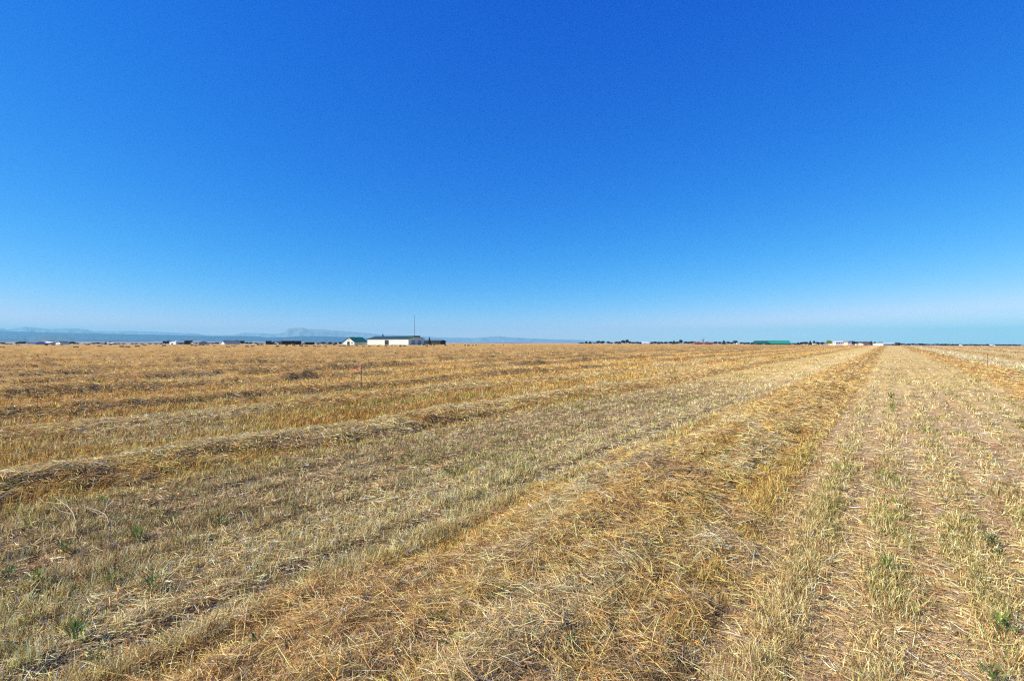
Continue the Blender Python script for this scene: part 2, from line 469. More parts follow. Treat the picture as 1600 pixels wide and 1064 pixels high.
def make_stubble():
    # tufts: draw tuft centres, then blades round them
    x, y, r = sample(900, 120, 1.5, 300)
    A, L = to_row(x, y)
    # pull the near ones into drill rows
    pitch = np.where((A > -1.0) & (A < 4.3), 0.52, 0.26)
    kk = np.round(A / pitch) * pitch
    pull = sstep(75, 25, r) * (A > -7.2) * rng.uniform(.4, 1.05, len(A)) * (.62 + .6 * vn(L / 1.3, A / .4, 83))
    pull = np.clip(pull, 0, .95)
    A2 = A + (kk - A) * pull * (np.abs(A) < 60) + rng.normal(0, .05, len(A))
    x, y = A2 * cR + L * sR, -A2 * sR + L * cR
    A = A2
    z, m = ground_z(x, y)
    keep = rng.random(len(x)) > np.clip(m * 1.1, 0, .93)
    # bare patches: wide soil lanes right of the main windrow
    right = sstep(-1.1, -0.7, A) * sstep(3.7, 3.3, A)
    tracks = (sstep(.16, .06, np.abs(A + 3.45)) + sstep(.14, .05, np.abs(A + 4.15)) + sstep(.14, .05, np.abs(A + 5.6))) * (.3 + vn(L / 1.5, A * 0, 84))
    midz = sstep(-7.2, -6.6, A) * sstep(-3.0, -3.4, A)
    bare = right * (.15 + .55 * sstep(.5, .38, fbm(x / .45, y / .45, 85, 3))) + .4 * tracks + midz * (.15 + .6 * sstep(.52, .38, fbm(x / .4, y / .4, 86, 3)))
    bare = bare + .35 * sstep(.55, .35, fbm(x / .5, y / .5, 80, 3))
    keep &= rng.random(len(x)) > np.clip(bare, 0, .93)
    x, y, z, r, A, L = [q[keep] for q in (x, y, z, r, A, L)]
    n = len(x)
    k = 14
    th = rng.uniform(0, 2 * math.pi, n); lean = np.abs(rng.normal(.25, .2, n))
    _, stub = zone_colours(x, y)
    g = green_amount(x, y)
    isg = rng.random(n) < g
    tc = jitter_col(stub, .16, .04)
    gc = np.array([.17, .20, .05]) + rng.random((n, 1)) * np.array([.14, .10, .05])
    tc = np.where(isg[:, None], tc * .45 + gc * .55, tc)
    hs_ = (0.085 + 0.065 * rng.random(n)) * (0.75 + .6 * vn(x / 1.1, y / 1.1, 81)) * (1 + .25 * sstep(5, 60, r)) * (1 - .32 * (A > -7.2) * (A < 4.6)) * (1 - .2 * (A > -1) * (A < 3.6))
    rep = lambda q: np.repeat(q, k, 0)
    N = n * k
    sp = rep(.018 + .0035 * r)
    px = rep(x) + rng.normal(0, 1, N) * sp; py = rep(y) + rng.normal(0, 1, N) * sp
    pz = rep(z) - .01
    phi = rep(th) + rng.normal(0, 1.0, N)
    t0 = np.abs(rep(lean) + rng.normal(0, .22, N)); t1 = t0 + np.abs(rng.normal(.25, .3, N))
    far = sstep(6, 60, rep(r))
    L_ = rep(hs_) * rng.uniform(.5, 1.3, N)
    flop = rng.random(N) < .22
    t0 = np.where(flop, rng.uniform(.9, 1.4, N), t0); t1 = np.where(flop, rng.uniform(1.3, 1.7, N), t1)
    w = (.0012 + .00064 * rep(r)) * rng.uniform(.6, 1.4, N)
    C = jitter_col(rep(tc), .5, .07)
    grn = (rep(isg) & (rng.random(N) < .6))
    C = np.where(grn[:, None], C * np.array([.62, .80, .45]), C)
    V, F, Cc = blades(np.stack([px, py, pz], 1), phi, t0, t1, L_, w, rng.uniform(-1.2, 1.2, N), C)
    o = np_mesh('stubble', V, F, M['straw'], cols=Cc)
    tag(o, 'short dry stubble with green shoots over the whole field', None, None, 'stuff')
    print('stubble blades', N)

def make_litter():
    """flat lying chaff between the tufts"""
    x, y, r = sample(5200, 620, 1.5, 200)
    z, m = ground_z(x, y)
    keep = (rng.random(len(x)) > m)
    A, L = to_row(x, y)
    right = sstep(-1.1, -0.7, A) * sstep(3.7, 3.3, A)
    keep &= rng.random(len(x)) > right * .28
    x, y, z, r = [q[keep] for q in (x, y, z, r)]
    N = len(x)
    _, stub = zone_colours(x, y)
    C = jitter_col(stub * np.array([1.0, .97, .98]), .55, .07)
    rust = rng.random(N) < .08
    C = np.where(rust[:, None], C * np.array([.8, .5, .38]), C)
    L_ = rng.uniform(.03, .13, N) * (1 + .01 * r); w = (.0012 + .0007 * r) * rng.uniform(.6, 1.4, N)
    t = rng.normal(1.48, .12, N)
    V, F, Cc = blades(np.stack([x, y, z + rng.uniform(.0, .022, N)], 1), rng.uniform(0, 6.283, N), t, t + rng.normal(0.05, .12, N), L_, w, rng.uniform(-1, 1, N), C)
    o = np_mesh('straw_litter', V, F, M['straw'], cols=Cc)
    tag(o, 'broken straw lying flat between the stubble', None, None, 'stuff')
    print('litter', N)

def make_hay():
    x, y, r = sample(30000, 4200, 1.5, 320)
    z, m = ground_z(x, y)
    keep = rng.random(len(x)) < m * (.35 + .65 * (m > .5))
    x, y, z, r, m = [q[keep] for q in (x, y, z, r, m)]
    A, L = to_row(x, y)
    N = len(x)
    # combed in locks: heading follows a slowly turning field, mostly along the row
    comb = (fbm(x / .38, y / .38, 90, 3) - .5) * 8.0
    phi = (math.pi / 2 - ROW) + comb + rng.normal(0, .65, N) + math.pi * (rng.random(N) < .5)
    rnd = rng.random(N) < .42
    phi = np.where(rnd, rng.uniform(0, 6.283, N), phi)
    L_ = rng.uniform(.05, .20, N) * np.where(rng.random(N) < .12, 1.9, 1.0) * (1 + .3 * sstep(6, 50, r)); w = (.0012 + .00060 * r) * rng.uniform(.6, 1.35, N)
    t0 = rng.normal(1.38, .16, N); t1 = t0 + rng.normal(.22, .25, N)
    lift = rng.uniform(0, 1, N) ** 1.5 * (.075 + .035 * vn(x / .3, y / .3, 93))
    # colour: gold, with rusty locks and bleached ones
    n1 = fbm(L / 1.4, A / .5, 91, 3); n2 = fbm(x / .45, y / .45, 92, 3)
    C = np.ones((N, 1)) * np.array([[.76, .475, .15]])
    def mx(C, d, t): return C + (np.array(d) - C) * t[:, None]
    C = mx(C, [.54, .31, .12], sstep(.54, .70, n1) * .6)
    C = mx(C, [.74, .57, .30], sstep(.50, .34, n1) * .55)
    C = mx(C, [.36, .26, .16], sstep(.56, .7, n2) * .6)
    C = mx(C, [.78, .45, .145], sstep(6, 14, r) * .65)
    C = mx(C, [.60, .40, .18], sstep(5.5, 3.2, r) * .35)
    C = mx(C, [.82, .60, .28], sstep(.45, .1, np.abs(A + 7.95)) * .5)  # sunlit crest of the second windrow painted paler
    lodged = sstep(-13.6, -12.8, A) * sstep(-10.6, -11.4, A) * sstep(.35, .6, vn(L / 4.0, A * 0, 94))
    C = mx(C, [.78, .58, .27], lodged * .5)
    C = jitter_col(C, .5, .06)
    bl = rng.random(N) < .07
    C = np.where(bl[:, None], np.array([.72, .64, .48]) * rng.uniform(.8, 1.1, (N, 1)), C)
    # start below the middle so that the straw rests on the heap
    P = np.stack([x - np.cos(phi) * L_ * .5, y - np.sin(phi) * L_ * .5, z + lift - .005 - .5 * L_ * np.cos(t0)], 1)
    V, F, Cc = blades(P, phi, t0, t1, L_, w, rng.uniform(-1.2, 1.2, N), C)
    o = np_mesh('windrow_hay', V, F, M['straw'], cols=Cc)
    tag(o, 'golden cut hay lying in long windrows', None, None, 'stuff')
    print('hay', N)

make_stubble(); make_litter(); make_hay()

# ------------------------------------------------------------------ placing things from the picture's rows and columns
def at(u, f):
    x = (u - 800) / FPX * f
    return x, f, gz(x, f)

def f_of(yb):
    return CH * FPX / (yb - HY)

# ------------------------------------------------------------------ hay bales
def make_bale():
    b = MB(); random.seed(5)
    # a box whose faces bulge a little between the strings
    nx, ny, nz = 8, 3, 3
    L, W, H = 1.05, .46, .40
    def pt(i, j, k):
        a, b_, c = i / nx * 2 - 1, j / ny * 2 - 1, k / nz * 2 - 1
        q = 1 + .03 * random.uniform(-1, 1) - .05 * (abs(a) > .99) * (abs(b_) > .99 or abs(c) > .99) - .05 * (abs(b_) > .99 and abs(c) > .99)
        return (a * L / 2 * q, b_ * W / 2 * q, H / 2 + c * H / 2 * q)
    idx = {}
    for i in range(nx + 1):
        for j in range(ny + 1):
            for k in range(nz + 1):
                if i in (0, nx) or j in (0, ny) or k in (0, nz):
                    idx[i, j, k] = len(b.v); b.v.append(pt(i, j, k))
    for i in range(nx):
        for j in range(ny):
            b.f.append((idx[i, j, 0], idx[i, j + 1, 0], idx[i + 1, j + 1, 0], idx[i + 1, j, 0]))
            b.f.append((idx[i, j, nz], idx[i + 1, j, nz], idx[i + 1, j + 1, nz], idx[i, j + 1, nz]))
        for k in range(nz):
            b.f.append((idx[i, 0, k], idx[i + 1, 0, k], idx[i + 1, 0, k + 1], idx[i, 0, k + 1]))
            b.f.append((idx[i, ny, k], idx[i, ny, k + 1], idx[i + 1, ny, k + 1], idx[i + 1, ny, k]))
    for j in range(ny):
        for k in range(nz):
            b.f.append((idx[0, j, k], idx[0, j, k + 1], idx[0, j + 1, k + 1], idx[0, j + 1, k]))
            b.f.append((idx[nx, j, k], idx[nx, j + 1, k], idx[nx, j + 1, k + 1], idx[nx, j, k + 1]))
    root = empty('hay_bale', (0, 0, 0))
    b.build('baled_hay', M['bale'], root)
    for s in (-1, 1):
        t = MB(); d = .012
        y0, y1, z0, z1 = s * .11 - .01, s * .11 + .01, -.0, H + d
        # a loop of twine round the length
        t.box(-L / 2 - d, L / 2 + d, y0, y1, H, H + d).box(-L / 2 - d, -L / 2, y0, y1, .02, H).box(L / 2, L / 2 + d, y0, y1, .02, H)
        t.build('twine', M['twine'], root)
    return root
BALES = [(2, 545), (28, 541.3), (72, 540.2), (83, 540.4), (96, 540.0), (118, 544.6), (137, 540.3), (155, 542.4), (172, 540.3), (190, 542.9), (199, 543.8),
 (214, 543.2), (226, 540.6), (256, 541.6), (274, 543.9), (300, 540.9), (305, 540.9), (311, 540.2), (317, 540.3), (324, 540.3), (335, 542.2), (356, 543.9), (364, 542.5),
 (369, 541.5), (385, 543), (394, 542.9), (403, 540.4), (409, 540.6), (433, 542.5), (447, 541.4), (458, 541.3), (470, 542), (478, 542.4), (491, 543), (498, 543.2),
 (507, 541.6), (522, 541.2), (531, 542.9), (537, 542.3), (544, 542.4), (557, 541.3), (567, 543), (577, 542.8), (590, 542.4), (602, 542.2), (612, 541.2), (617, 541.4),
 (625, 542.2), (631, 542), (661, 541.4), (666, 542.3), (672, 541), (678, 540.8), (695, 541.4), (708, 541), (726, 541.0), (731, 541.4), (738, 541.2), (743, 541),
 (769, 540.9), (786, 540.2), (802, 539.4)]
LAND = [(65, 'the white farm building far left'), (285, 'the white silo'), (362, 'the dark-roofed white house'), (427, 'the dark gabled shed'), (455, 'the longest shade-dark barn'),
        (484, 'the short shade-dark barn'), (554, 'the small green-roofed barn'), (605, 'the long white barn'), (647, 'the radio mast'), (672, 'the low dark shed'),
        (1009, 'the small white shed among trees'), (1100, 'the red barn'), (1210, 'the big green-roofed building'), (1296, 'the yellow-green bush'),
        (1315, 'the white house on the right'), (1355, 'the red-roofed house'), (1391, 'the long white building'), (1508, 'the white cottage on the right skyline')]
ORD = ['first', 'second', 'third', 'fourth', 'fifth', 'sixth', 'seventh', 'eighth', 'ninth', 'tenth', 'eleventh', 'twelfth', 'thirteenth', 'fourteenth', 'fifteenth',
       'sixteenth', 'seventeenth', 'eighteenth', 'nineteenth', 'twentieth']
def ordinal_labels(us, fmt):
    """one label per column: nth one left or right of the nearest landmark"""
    res = {}
    by = {}
    for u in us:
        k = min(LAND, key=lambda q: abs(q[0] - u)); side = 'left' if u < k[0] else 'right'
        by.setdefault((k, side), []).append(u)
    for (k, side), lst in by.items():
        lst.sort(key=lambda q: abs(q - k[0]))
        for i, u in enumerate(lst):
            res[u] = fmt.format(ord=ORD[i % 20], side=side, land=k[1])
    return res
bl = ordinal_labels([u for u, _ in BALES], '{ord} hay bale {side} of {land}')
bproto = make_bale()
for i, (u, yb) in enumerate(BALES):
    o = bproto if i == 0 else copy_tree(bproto)
    f = f_of(yb) if yb > 540 else 250
    x, y, z = at(u, f)
    zz, _ = ground_z(np.array([x]), np.array([y]))
    o.location = (x, y, float(zz[0]) - .02)
    o.rotation_euler = (0, 0, math.pi / 2 - ROW + random.gauss(0, .12))
    o.scale = (1.2, 1.2, 1.35)
    tag(o, bl[u], 'hay bale', 'rectangular hay bales scattered along the field edge')

# ------------------------------------------------------------------ buildings
def gable(name, label, cat, u0, u1, ye, yr, f, wall, roof, depth=8, theta=0.0, yb=None, side_ridge=True, group=None, over=.35):
    """front wall from column u0 to u1 at depth f; theta turns it (right end nearer); ridge runs along the wall or away from it"""
    x0, y0, _ = at((u0 + u1) / 2, f)
    z0 = gz(x0, y0) - .05
    yb = yb or HY + (CH - z0) / f * FPX
    he = (yb - ye) / FPX * f; hr = (yb - yr) / FPX * f
    k = math.cos(theta) + (x0 / f) * math.sin(theta)
    W = (u1 - u0) / FPX * f / k
    root = empty(name, (x0, y0, z0), -theta, label=label, cat=cat, group=group)
    m = MB(); h = W / 2; D = depth
    if side_ridge:
        m.poly([(-h, 0, -.5), (h, 0, -.5), (h, D, -.5), (-h, D, -.5), (-h, 0, he), (h, 0, he), (h, D, he), (-h, D, he), (-h, D / 2, hr), (h, D / 2, hr)],
               [(0, 1, 5, 4), (1, 2, 6, 9, 5), (2, 3, 7, 6), (3, 0, 4, 8, 7)])
        s = (hr - he) / (D / 2); e = over
        P = lambda x, y, dz: (x, y, hr - abs(y - D / 2) * s + .02 + dz)
        r = MB()
        for a, b in ((-e, D / 2), (D / 2, D + e)):
            r.poly([P(-h - e, a, 0), P(h + e, a, 0), P(h + e, b, 0), P(-h - e, b, 0), P(-h - e, a, .14), P(h + e, a, .14), P(h + e, b, .14), P(-h - e, b, .14)],
                   [(3, 2, 1, 0), (4, 5, 6, 7), (0, 1, 5, 4), (1, 2, 6, 5), (2, 3, 7, 6), (3, 0, 4, 7)])
    else:
        m.poly([(-h, 0, -.5), (h, 0, -.5), (h, D, -.5), (-h, D, -.5), (-h, 0, he), (h, 0, he), (h, D, he), (-h, D, he), (0, 0, hr), (0, D, hr)],
               [(0, 1, 5, 8, 4), (1, 2, 6, 5), (2, 3, 7, 9, 6), (3, 0, 4, 7)])
        s = (hr - he) / h; e = over
        P = lambda x, y, dz: (x, y, hr - abs(x) * s + .02 + dz)
        r = MB()
        for a, b in ((-h - e, 0), (0, h + e)):
            r.poly([P(a, -e, 0), P(b, -e, 0), P(b, D + e, 0), P(a, D + e, 0), P(a, -e, .14), P(b, -e, .14), P(b, D + e, .14), P(a, D + e, .14)],
                   [(3, 2, 1, 0), (4, 5, 6, 7), (0, 1, 5, 4), (1, 2, 6, 5), (2, 3, 7, 6), (3, 0, 4, 7)])
    m.build('wall', wall, root); r.build('roof', roof, root)
    return root, W, he, hr, D

def opening(root, name, W, a, b, z0, z1, mt, trim=None, y=-.03):
    """a door or window on the front wall between fractions a and b of its width"""
    x0, x1 = -W / 2 + a * W, -W / 2 + b * W
    o = MB().box(x0, x1, y, .02, z0, z1).build(name, mt, root)
    if trim:
        t = .12; fr = MB()
        fr.box(x0 - t, x0, y - .03, .01, z0, z1 + t).box(x1, x1 + t, y - .03, .01, z0, z1 + t).box(x0, x1, y - .03, .01, z1, z1 + t)
        fr.build('frame', trim, o)
    return o

TH = R(35)
# small barn with the green roof
root, W, he, hr, D = gable('small_barn', 'small white gabled barn with bright green roof, left of the long white barn', 'barn', 536.3, 553.5, 534.2, 527.1, 252, M['white_metal'], M['green_roof'], 8.2, TH, side_ridge=False)
opening(root, 'door', W, .36, .60, 0.05, 1.95, M['black'], M['white'])
opening(root, 'hatch', W, .44, .57, 2.75, 3.3, M['black'], M['white'])
opening(root, 'window', W, .74, .86, .9, 1.7, M['glass'], M['white'])
# long barn
root, W, he, hr, D = gable('long_barn', 'long low white barn with dark green roof and one dark doorway', 'barn', 573, 637, 529.6, 525.6, 245, M['white_metal'], M['dark_green_roof'], 10.5, TH)
opening(root, 'doorway', W, .44, .54, 0.05, 2.7, M['black'], M['white'])
MB().box(W * .38, W / 2 + .5, D / 2 - 2.2, D / 2 + 2.2, hr - .5, hr + .28).build('ridge_cap', M['green_roof'], root)
for k in (0, 1):
    MB().box(W / 2 - .02, W / 2 + .05, 2.0 + k * 4.2, 4.2 + k * 4.2, .05, 2.5).build('sliding_door', M['grey'], root)
# dark low shed to the right of the mast
root, W, he, hr, D = gable('low_shed', 'long low dark shed right of the mast behind a small conifer', 'shed', 659, 688, 533.2, 531.6, 300, M['shaded_wall'], M['dark_roof'], 7, R(20))
for k in range(5):
    opening(root, 'bay_door', W, .06 + k * .19, .19 + k * .19, .1, 1.4, M['black'], M['steel'])
# blocks on the left skyline, the shade of their faces painted black
root, W, he, hr, D = gable('shaded_barn', 'longest shade-dark barn on the left skyline with pale roof edge', 'barn', 440, 471, 532.6, 532.0, 420, M['shaded_wall'], M['grey_roof'], 9, R(-30))
for k in range(4): opening(root, 'bay_door', W, .05 + k * .24, .21 + k * .24, .1, 2.2, M['black'])
root, W, he, hr, D = gable('shaded_barn', 'short shade-dark barn between the longest shade-dark barn and the small green-roofed barn', 'barn', 477, 491.5, 534.6, 534.0, 420, M['shaded_wall'], M['grey_roof'], 7, R(-30))
for k in range(2): opening(root, 'bay_door', W, .1 + k * .45, .4 + k * .45, .1, 1.6, M['black'])
root, W, he, hr, D = gable('dark_shed', 'square dark shed joined to the left of a gabled grey house', 'shed', 415, 423, 533, 532.6, 420, M['shaded_wall'], M['dark_roof'], 6, R(-20))
opening(root, 'door', W, .3, .7, .1, 2.0, M['black'])
root, W, he, hr, D = gable('grey_house', 'grey gabled house with pale front on the left skyline', 'house', 424, 435, 535.6, 533.4, 425, M['grey'], M['dark_roof'], 8, R(20), side_ridge=False)
opening(root, 'door', W, .2, .4, .1, 1.2, M['white']); opening(root, 'window', W, .6, .8, .5, 1.1, M['glass'])
root, W, he, hr, D = gable('dark_barn', 'dark barn end beside the grey farmhouse, right of the silo', 'barn', 288, 297, 532.6, 532.0, 430, M['shaded_wall'], M['dark_roof'], 8, R(-20))
opening(root, 'door', W, .3, .7, .1, 2.2, M['black'])
root, W, he, hr, D = gable('farmhouse', 'grey farmhouse with sloping roof right of the silo', 'house', 297, 311, 535.0, 533.0, 430, M['tan'], M['grey_roof'], 9, R(10))
opening(root, 'window', W, .15, .35, .5, 1.4, M['white']); opening(root, 'window', W, .6, .8, .5, 1.4, M['glass'])
root, W, he, hr, D = gable('blue_shed', 'low blue-grey shed between the silo and the dark barn', 'shed', 278, 288, 535.0, 534.2, 430, M['steel'], M['grey_roof'], 6)
opening(root, 'door', W, .3, .6, .1, 1.2, M['black'])
root, W, he, hr, D = gable('white_shed', 'low white shed left of the white silo', 'shed', 265, 274, 534.6, 534.0, 440, M['white'], M['white'], 6, R(25))
opening(root, 'door', W, .3, .6, .1, 1.3, M['black'])
# silo
x, y, z = at(275.6, 436)
s = empty('silo', (x, y, z), label='white cylindrical silo with domed cap on the left skyline', cat='silo')
MB().tube([(0, 0, -.3), (0, 0, 2.9)], [.9, .9], 20).build('drum', M['white'], s)
MB().tube([(0, 0, 2.9), (0, 0, 3.2), (0, 0, 3.45)], [.93, .6, .1], 20).build('cap', M['white'], s)
# farm on the far left
root, W, he, hr, D = gable('blue_shaded_barn', 'barn with blue-shaded wall, left end of the white farm building', 'barn', 42, 56, 534.6, 534.0, 440, ribbed('blue-shaded siding', (.25, .34, .50)), M['grey_roof'], 9)  # bluish shade of this wall is put into the siding colour
opening(root, 'door', W, .35, .6, .1, 1.9, M['grey'])
root, W, he, hr, D = gable('white_barn', 'low white-roofed farm building on the far left skyline', 'barn', 55, 77, 535.8, 534.2, 450, M['cream'], M['white'], 9)
for k in range(3): opening(root, 'window', W, .12 + k * .3, .22 + k * .3, .3, 1.0, M['glass'])
root, W, he, hr, D = gable('white_barn', 'white barn above and behind the far left farm building', 'barn', 61, 74, 533.0, 531.8, 900, M['cream'], M['grey_roof'], 14)
opening(root, 'door', W, .4, .6, .1, 3, M['grey'])
root, W, he, hr, D = gable('white_house', 'white house with dark trees on its right, far left skyline', 'house', 87, 94, 535.4, 533.6, 440, M['white'], M['dark_roof'], 7, R(20), side_ridge=False)
opening(root, 'window', W, .4, .65, .5, 1.2, M['glass'])
root, W, he, hr, D = gable('white_house', 'white gabled house with long dark roof on the left skyline', 'house', 346, 350.5, 536, 533, 430, M['white'], M['dark_roof'], 12, R(55), side_ridge=False)
opening(root, 'window', W, .3, .7, .5, 1.1, M['glass'])
root, W, he, hr, D = gable('brown_house', 'low dark brown house right of the gabled white house', 'house', 354, 367, 535.4, 532.6, 436, M['tan'], M['dark_roof'], 8, R(-15))
opening(root, 'window', W, .2, .35, .5, 1.1, M['glass']); opening(root, 'door', W, .55, .7, .1, 1.3, M['white'])
root, W, he, hr, D = gable('tan_shed', 'small tan shed with flat roof on the left skyline', 'shed', 169, 175, 536.6, 536.0, 420, M['tan'], M['white'], 5)
opening(root, 'door', W, .3, .6, .1, .9, M['black'])
root, W, he, hr, D = gable('pale_house', 'pale low house left of the small green-roofed barn', 'house', 508, 520, 537.0, 535.8, 560, M['cream'], M['red_roof'], 8)
opening(root, 'window', W, .3, .45, .3, .9, M['glass'])
# right skyline
root, W, he, hr, D = gable('white_shed', 'small white shed standing among the dark conifers right of centre', 'shed', 1004, 1014, 535.8, 534.7, 700, M['white'], M['white'], 8)
opening(root, 'door', W, .3, .5, .1, 1.2, M['grey'])
root, W, he, hr, D = gable('red_barn', 'long low red barn under a bare tree on the skyline', 'barn', 1086, 1114, 536.2, 534.9, 640, M['red'], M['red_roof'], 9)
for k in range(3): opening(root, 'door', W, .15 + k * .28, .25 + k * .28, .1, 1.3, M['white'] if k == 1 else M['black'])
root, W, he, hr, D = gable('arena_barn', 'big green-roofed building, its longer pale green right part over dark open bays', 'barn', 1204, 1236.5, 537.1, 532.2, 480, M['dark_green_roof'], M['teal_roof'], 13, R(6))
for k in range(6): opening(root, 'bay', W, .02 + k * .163, .155 + k * .163, .1, .9, M['black'])  # black boxes stand in for the shade inside the open front
root, W, he, hr, D = gable('arena_wing', 'darker green left wing of the big green-roofed building', 'barn', 1183, 1203.6, 536.8, 532.6, 482, M['dark_green_roof'], M['green_roof'], 12, R(6))
opening(root, 'door', W, .4, .6, .1, .8, M['white'])
root, W, he, hr, D = gable('white_house', 'white house with two rows of dark windows beside the yellow-green bush', 'house', 1305.5, 1325, 534.4, 533.4, 420, M['white'], M['white'], 9)
for k in range(5): opening(root, 'window', W, .05 + k * .19, .17 + k * .19, 1.5, 2.25, M['glass'])
root, W, he, hr, D = gable('garage', 'tan gabled garage joined to the right of the white house', 'garage', 1324.6, 1330.5, 534.6, 532.6, 415, M['cream'], M['grey_roof'], 7, side_ridge=False)
opening(root, 'door', W, .2, .8, .1, 1.7, M['white'])
root, W, he, hr, D = gable('red_house', 'low house with dull red roof, left of the long white building', 'house', 1349, 1360, 537.3, 535.6, 400, M['cream'], M['red_roof'], 8)
opening(root, 'window', W, .2, .4, .3, .9, M['glass'])
root, W, he, hr, D = gable('metal_barn', 'long plain white metal building where the rows meet the skyline', 'barn', 1380, 1403, 537.2, 536.4, 330, M['white_metal'], M['white'], 8, R(-8))
opening(root, 'door', W, .6, .72, .1, 1.1, M['grey']); 
root, W, he, hr, D = gable('dark_shed', 'small black shed touching the right end of the long white building', 'shed', 1403.6, 1406.4, 536.0, 535.6, 328, M['shaded_wall'], M['dark_roof'], 3)
opening(root, 'door', W, .3, .7, .1, 1.2, M['black'])
root, W, he, hr, D = gable('cottage', 'white cottage on the right skyline among low trees', 'house', 1505, 1511, 539.2, 538.2, 700, M['white'], M['grey_roof'], 8)
opening(root, 'window', W, .2, .4, .3, .9, M['glass'])
root, W, he, hr, D = gable('cottage', 'white cottage right of the dark trees near the right edge', 'house', 1546, 1553, 539.6, 538.6, 700, M['white'], M['white'], 8)
opening(root, 'window', W, .2, .4, .3, .9, M['glass'])
root, W, he, hr, D = gable('cottage', 'smallest white cottage, rightmost on the skyline', 'house', 1556.5, 1560, 540.0, 538.8, 700, M['white'], M['grey_roof'], 6)
opening(root, 'window', W, .2, .5, .3, .9, M['glass'])

# trailers
def trailer(u, f, w, label):
    x, y, z = at(u, f)
    s = w / FPX * f / 5.0
    t = empty('white_trailer', (x, y, z), 0, label=label, cat='trailer', group='white trailers along the right skyline')
    MB().box(-2.5 * s, 2.5 * s, 0, 2.2 * s, .5 * s, 2.4 * s).build('box_body', M['white'], t)
    MB().tube([(2.5 * s, 1.1 * s, .55 * s), (3.4 * s, 1.1 * s, .5 * s)], [.08 * s, .06 * s]).build('hitch', M['steel'], t)
    for k in (-1, 1):
        MB().tube([(k * .5 * s, -.12 * s, .38 * s), (k * .5 * s, .12 * s, .38 * s)], [.38 * s, .38 * s], 14).build('wheel', M['tyre'], t)
    MB().box(1.0 * s, 1.8 * s, -.03, .01, .6 * s, 2.1 * s).build('side_door', M['cream'], t)
trailer(1154, 560, 5, 'white trailer at the foot of the trees left of the green-roofed building')
trailer(1180, 540, 4, 'white trailer close against the left end of the green-roofed building')
trailer(1273, 500, 5, 'white trailer left of the yellow-green bush')
trailer(1340, 400, 4.5, 'white trailer under the dark trees, right of the white house')
trailer(1372, 390, 6, 'white trailer just left of the long white building')

# radio mast
def mast():
    x, y, z = at(647.6, 240)
    H = (539.6 - 491) / FPX * 240
    t = empty('radio_mast', (x, y, z - .1), R(20), label='tall thin lattice radio mast in front of the long white barn', cat='mast')
    legs = [(.16 * math.cos(a), .16 * math.sin(a)) for a in (0, 2.094, 4.189)]
    for a, b in legs:
        MB().tube([(a, b, 0), (a * .6, b * .6, H * .93)], [.045, .03], 5).build('leg', M['steel'], t)
    br = MB(); n = 34
    for i in range(n):
        k0, k1 = 1 - .4 * i / n, 1 - .4 * (i + 1) / n
        for q in range(3):
            p0, p1 = legs[q], legs[(q + 1) % 3]
            br.tube([(p0[0] * k0, p0[1] * k0, H * .93 * i / n), (p1[0] * k1, p1[1] * k1, H * .93 * (i + 1) / n)], [.014, .014], 3)
    br.build('bracing', M['steel'], t)
    MB().tube([(0, 0, H * .92), (0, 0, H)], [.035, .02], 5).build('top_pole', M['steel'], t)
    for zz, w in ((H * .945, .75), (H * .62, .35), (H * .50, .3)):
        a = MB(); a.tube([(-w, 0, zz), (w, 0, zz)], [.03, .03], 4)
        for k in range(-2, 3): a.tube([(k * w / 2.2, -.25, zz), (k * w / 2.2, .25, zz)], [.02, .02], 3)
        a.build('antenna', M['steel'], t)
mast()

# ------------------------------------------------------------------ stakes
def lath(u, yt, yb, label):
    f = f_of(yb); x, y, _ = at(u, f); z = float(ground_z(x, y)[0][0])
    h = (yb - yt) / FPX * f
    t = empty('survey_stake', (x, y, z), ROW * .3 + random.uniform(-.2, .2), label=label, cat='stake', group='bare wood survey stakes down the right windrow')
    t.rotation_euler[1] = random.uniform(-.03, .03)
    w = .024 + .00030 * f
    m = MB(); m.poly([(-w, -.008, -.15), (w, -.008, -.15), (w, .008, -.15), (-w, .008, -.15), (-w, -.008, h), (w, -.008, h), (w, .008, h), (-w, .008, h)],
                     [(3, 2, 1, 0), (4, 5, 6, 7), (0, 1, 5, 4), (1, 2, 6, 5), (2, 3, 7, 6), (3, 0, 4, 7)])
    m.build('lath', M['lath'], t)
    MB().box(-w - .002, w + .002, -.0105, .0105, h * .86, h - .01).build('paint_band', M['orange'], t)
lath(1542.5, 556.3, 578.2, 'nearest bare wood stake, in the windrow at the right')
lath(1478, 544.2, 554.8, 'second nearest bare wood stake, smaller, in the right windrow')
lath(1455.3, 540.8, 547.4, 'far bare wood stake, rightmost of the distant cluster of four')
lath(1451, 540.2, 546.4, 'far bare wood stake, second from right in the distant cluster')
lath(1445.5, 540.6, 545.4, 'far bare wood stake, third from right in the distant cluster')
lath(1442.5, 540.4, 544.6, 'farthest bare wood stake, leftmost of the distant cluster')

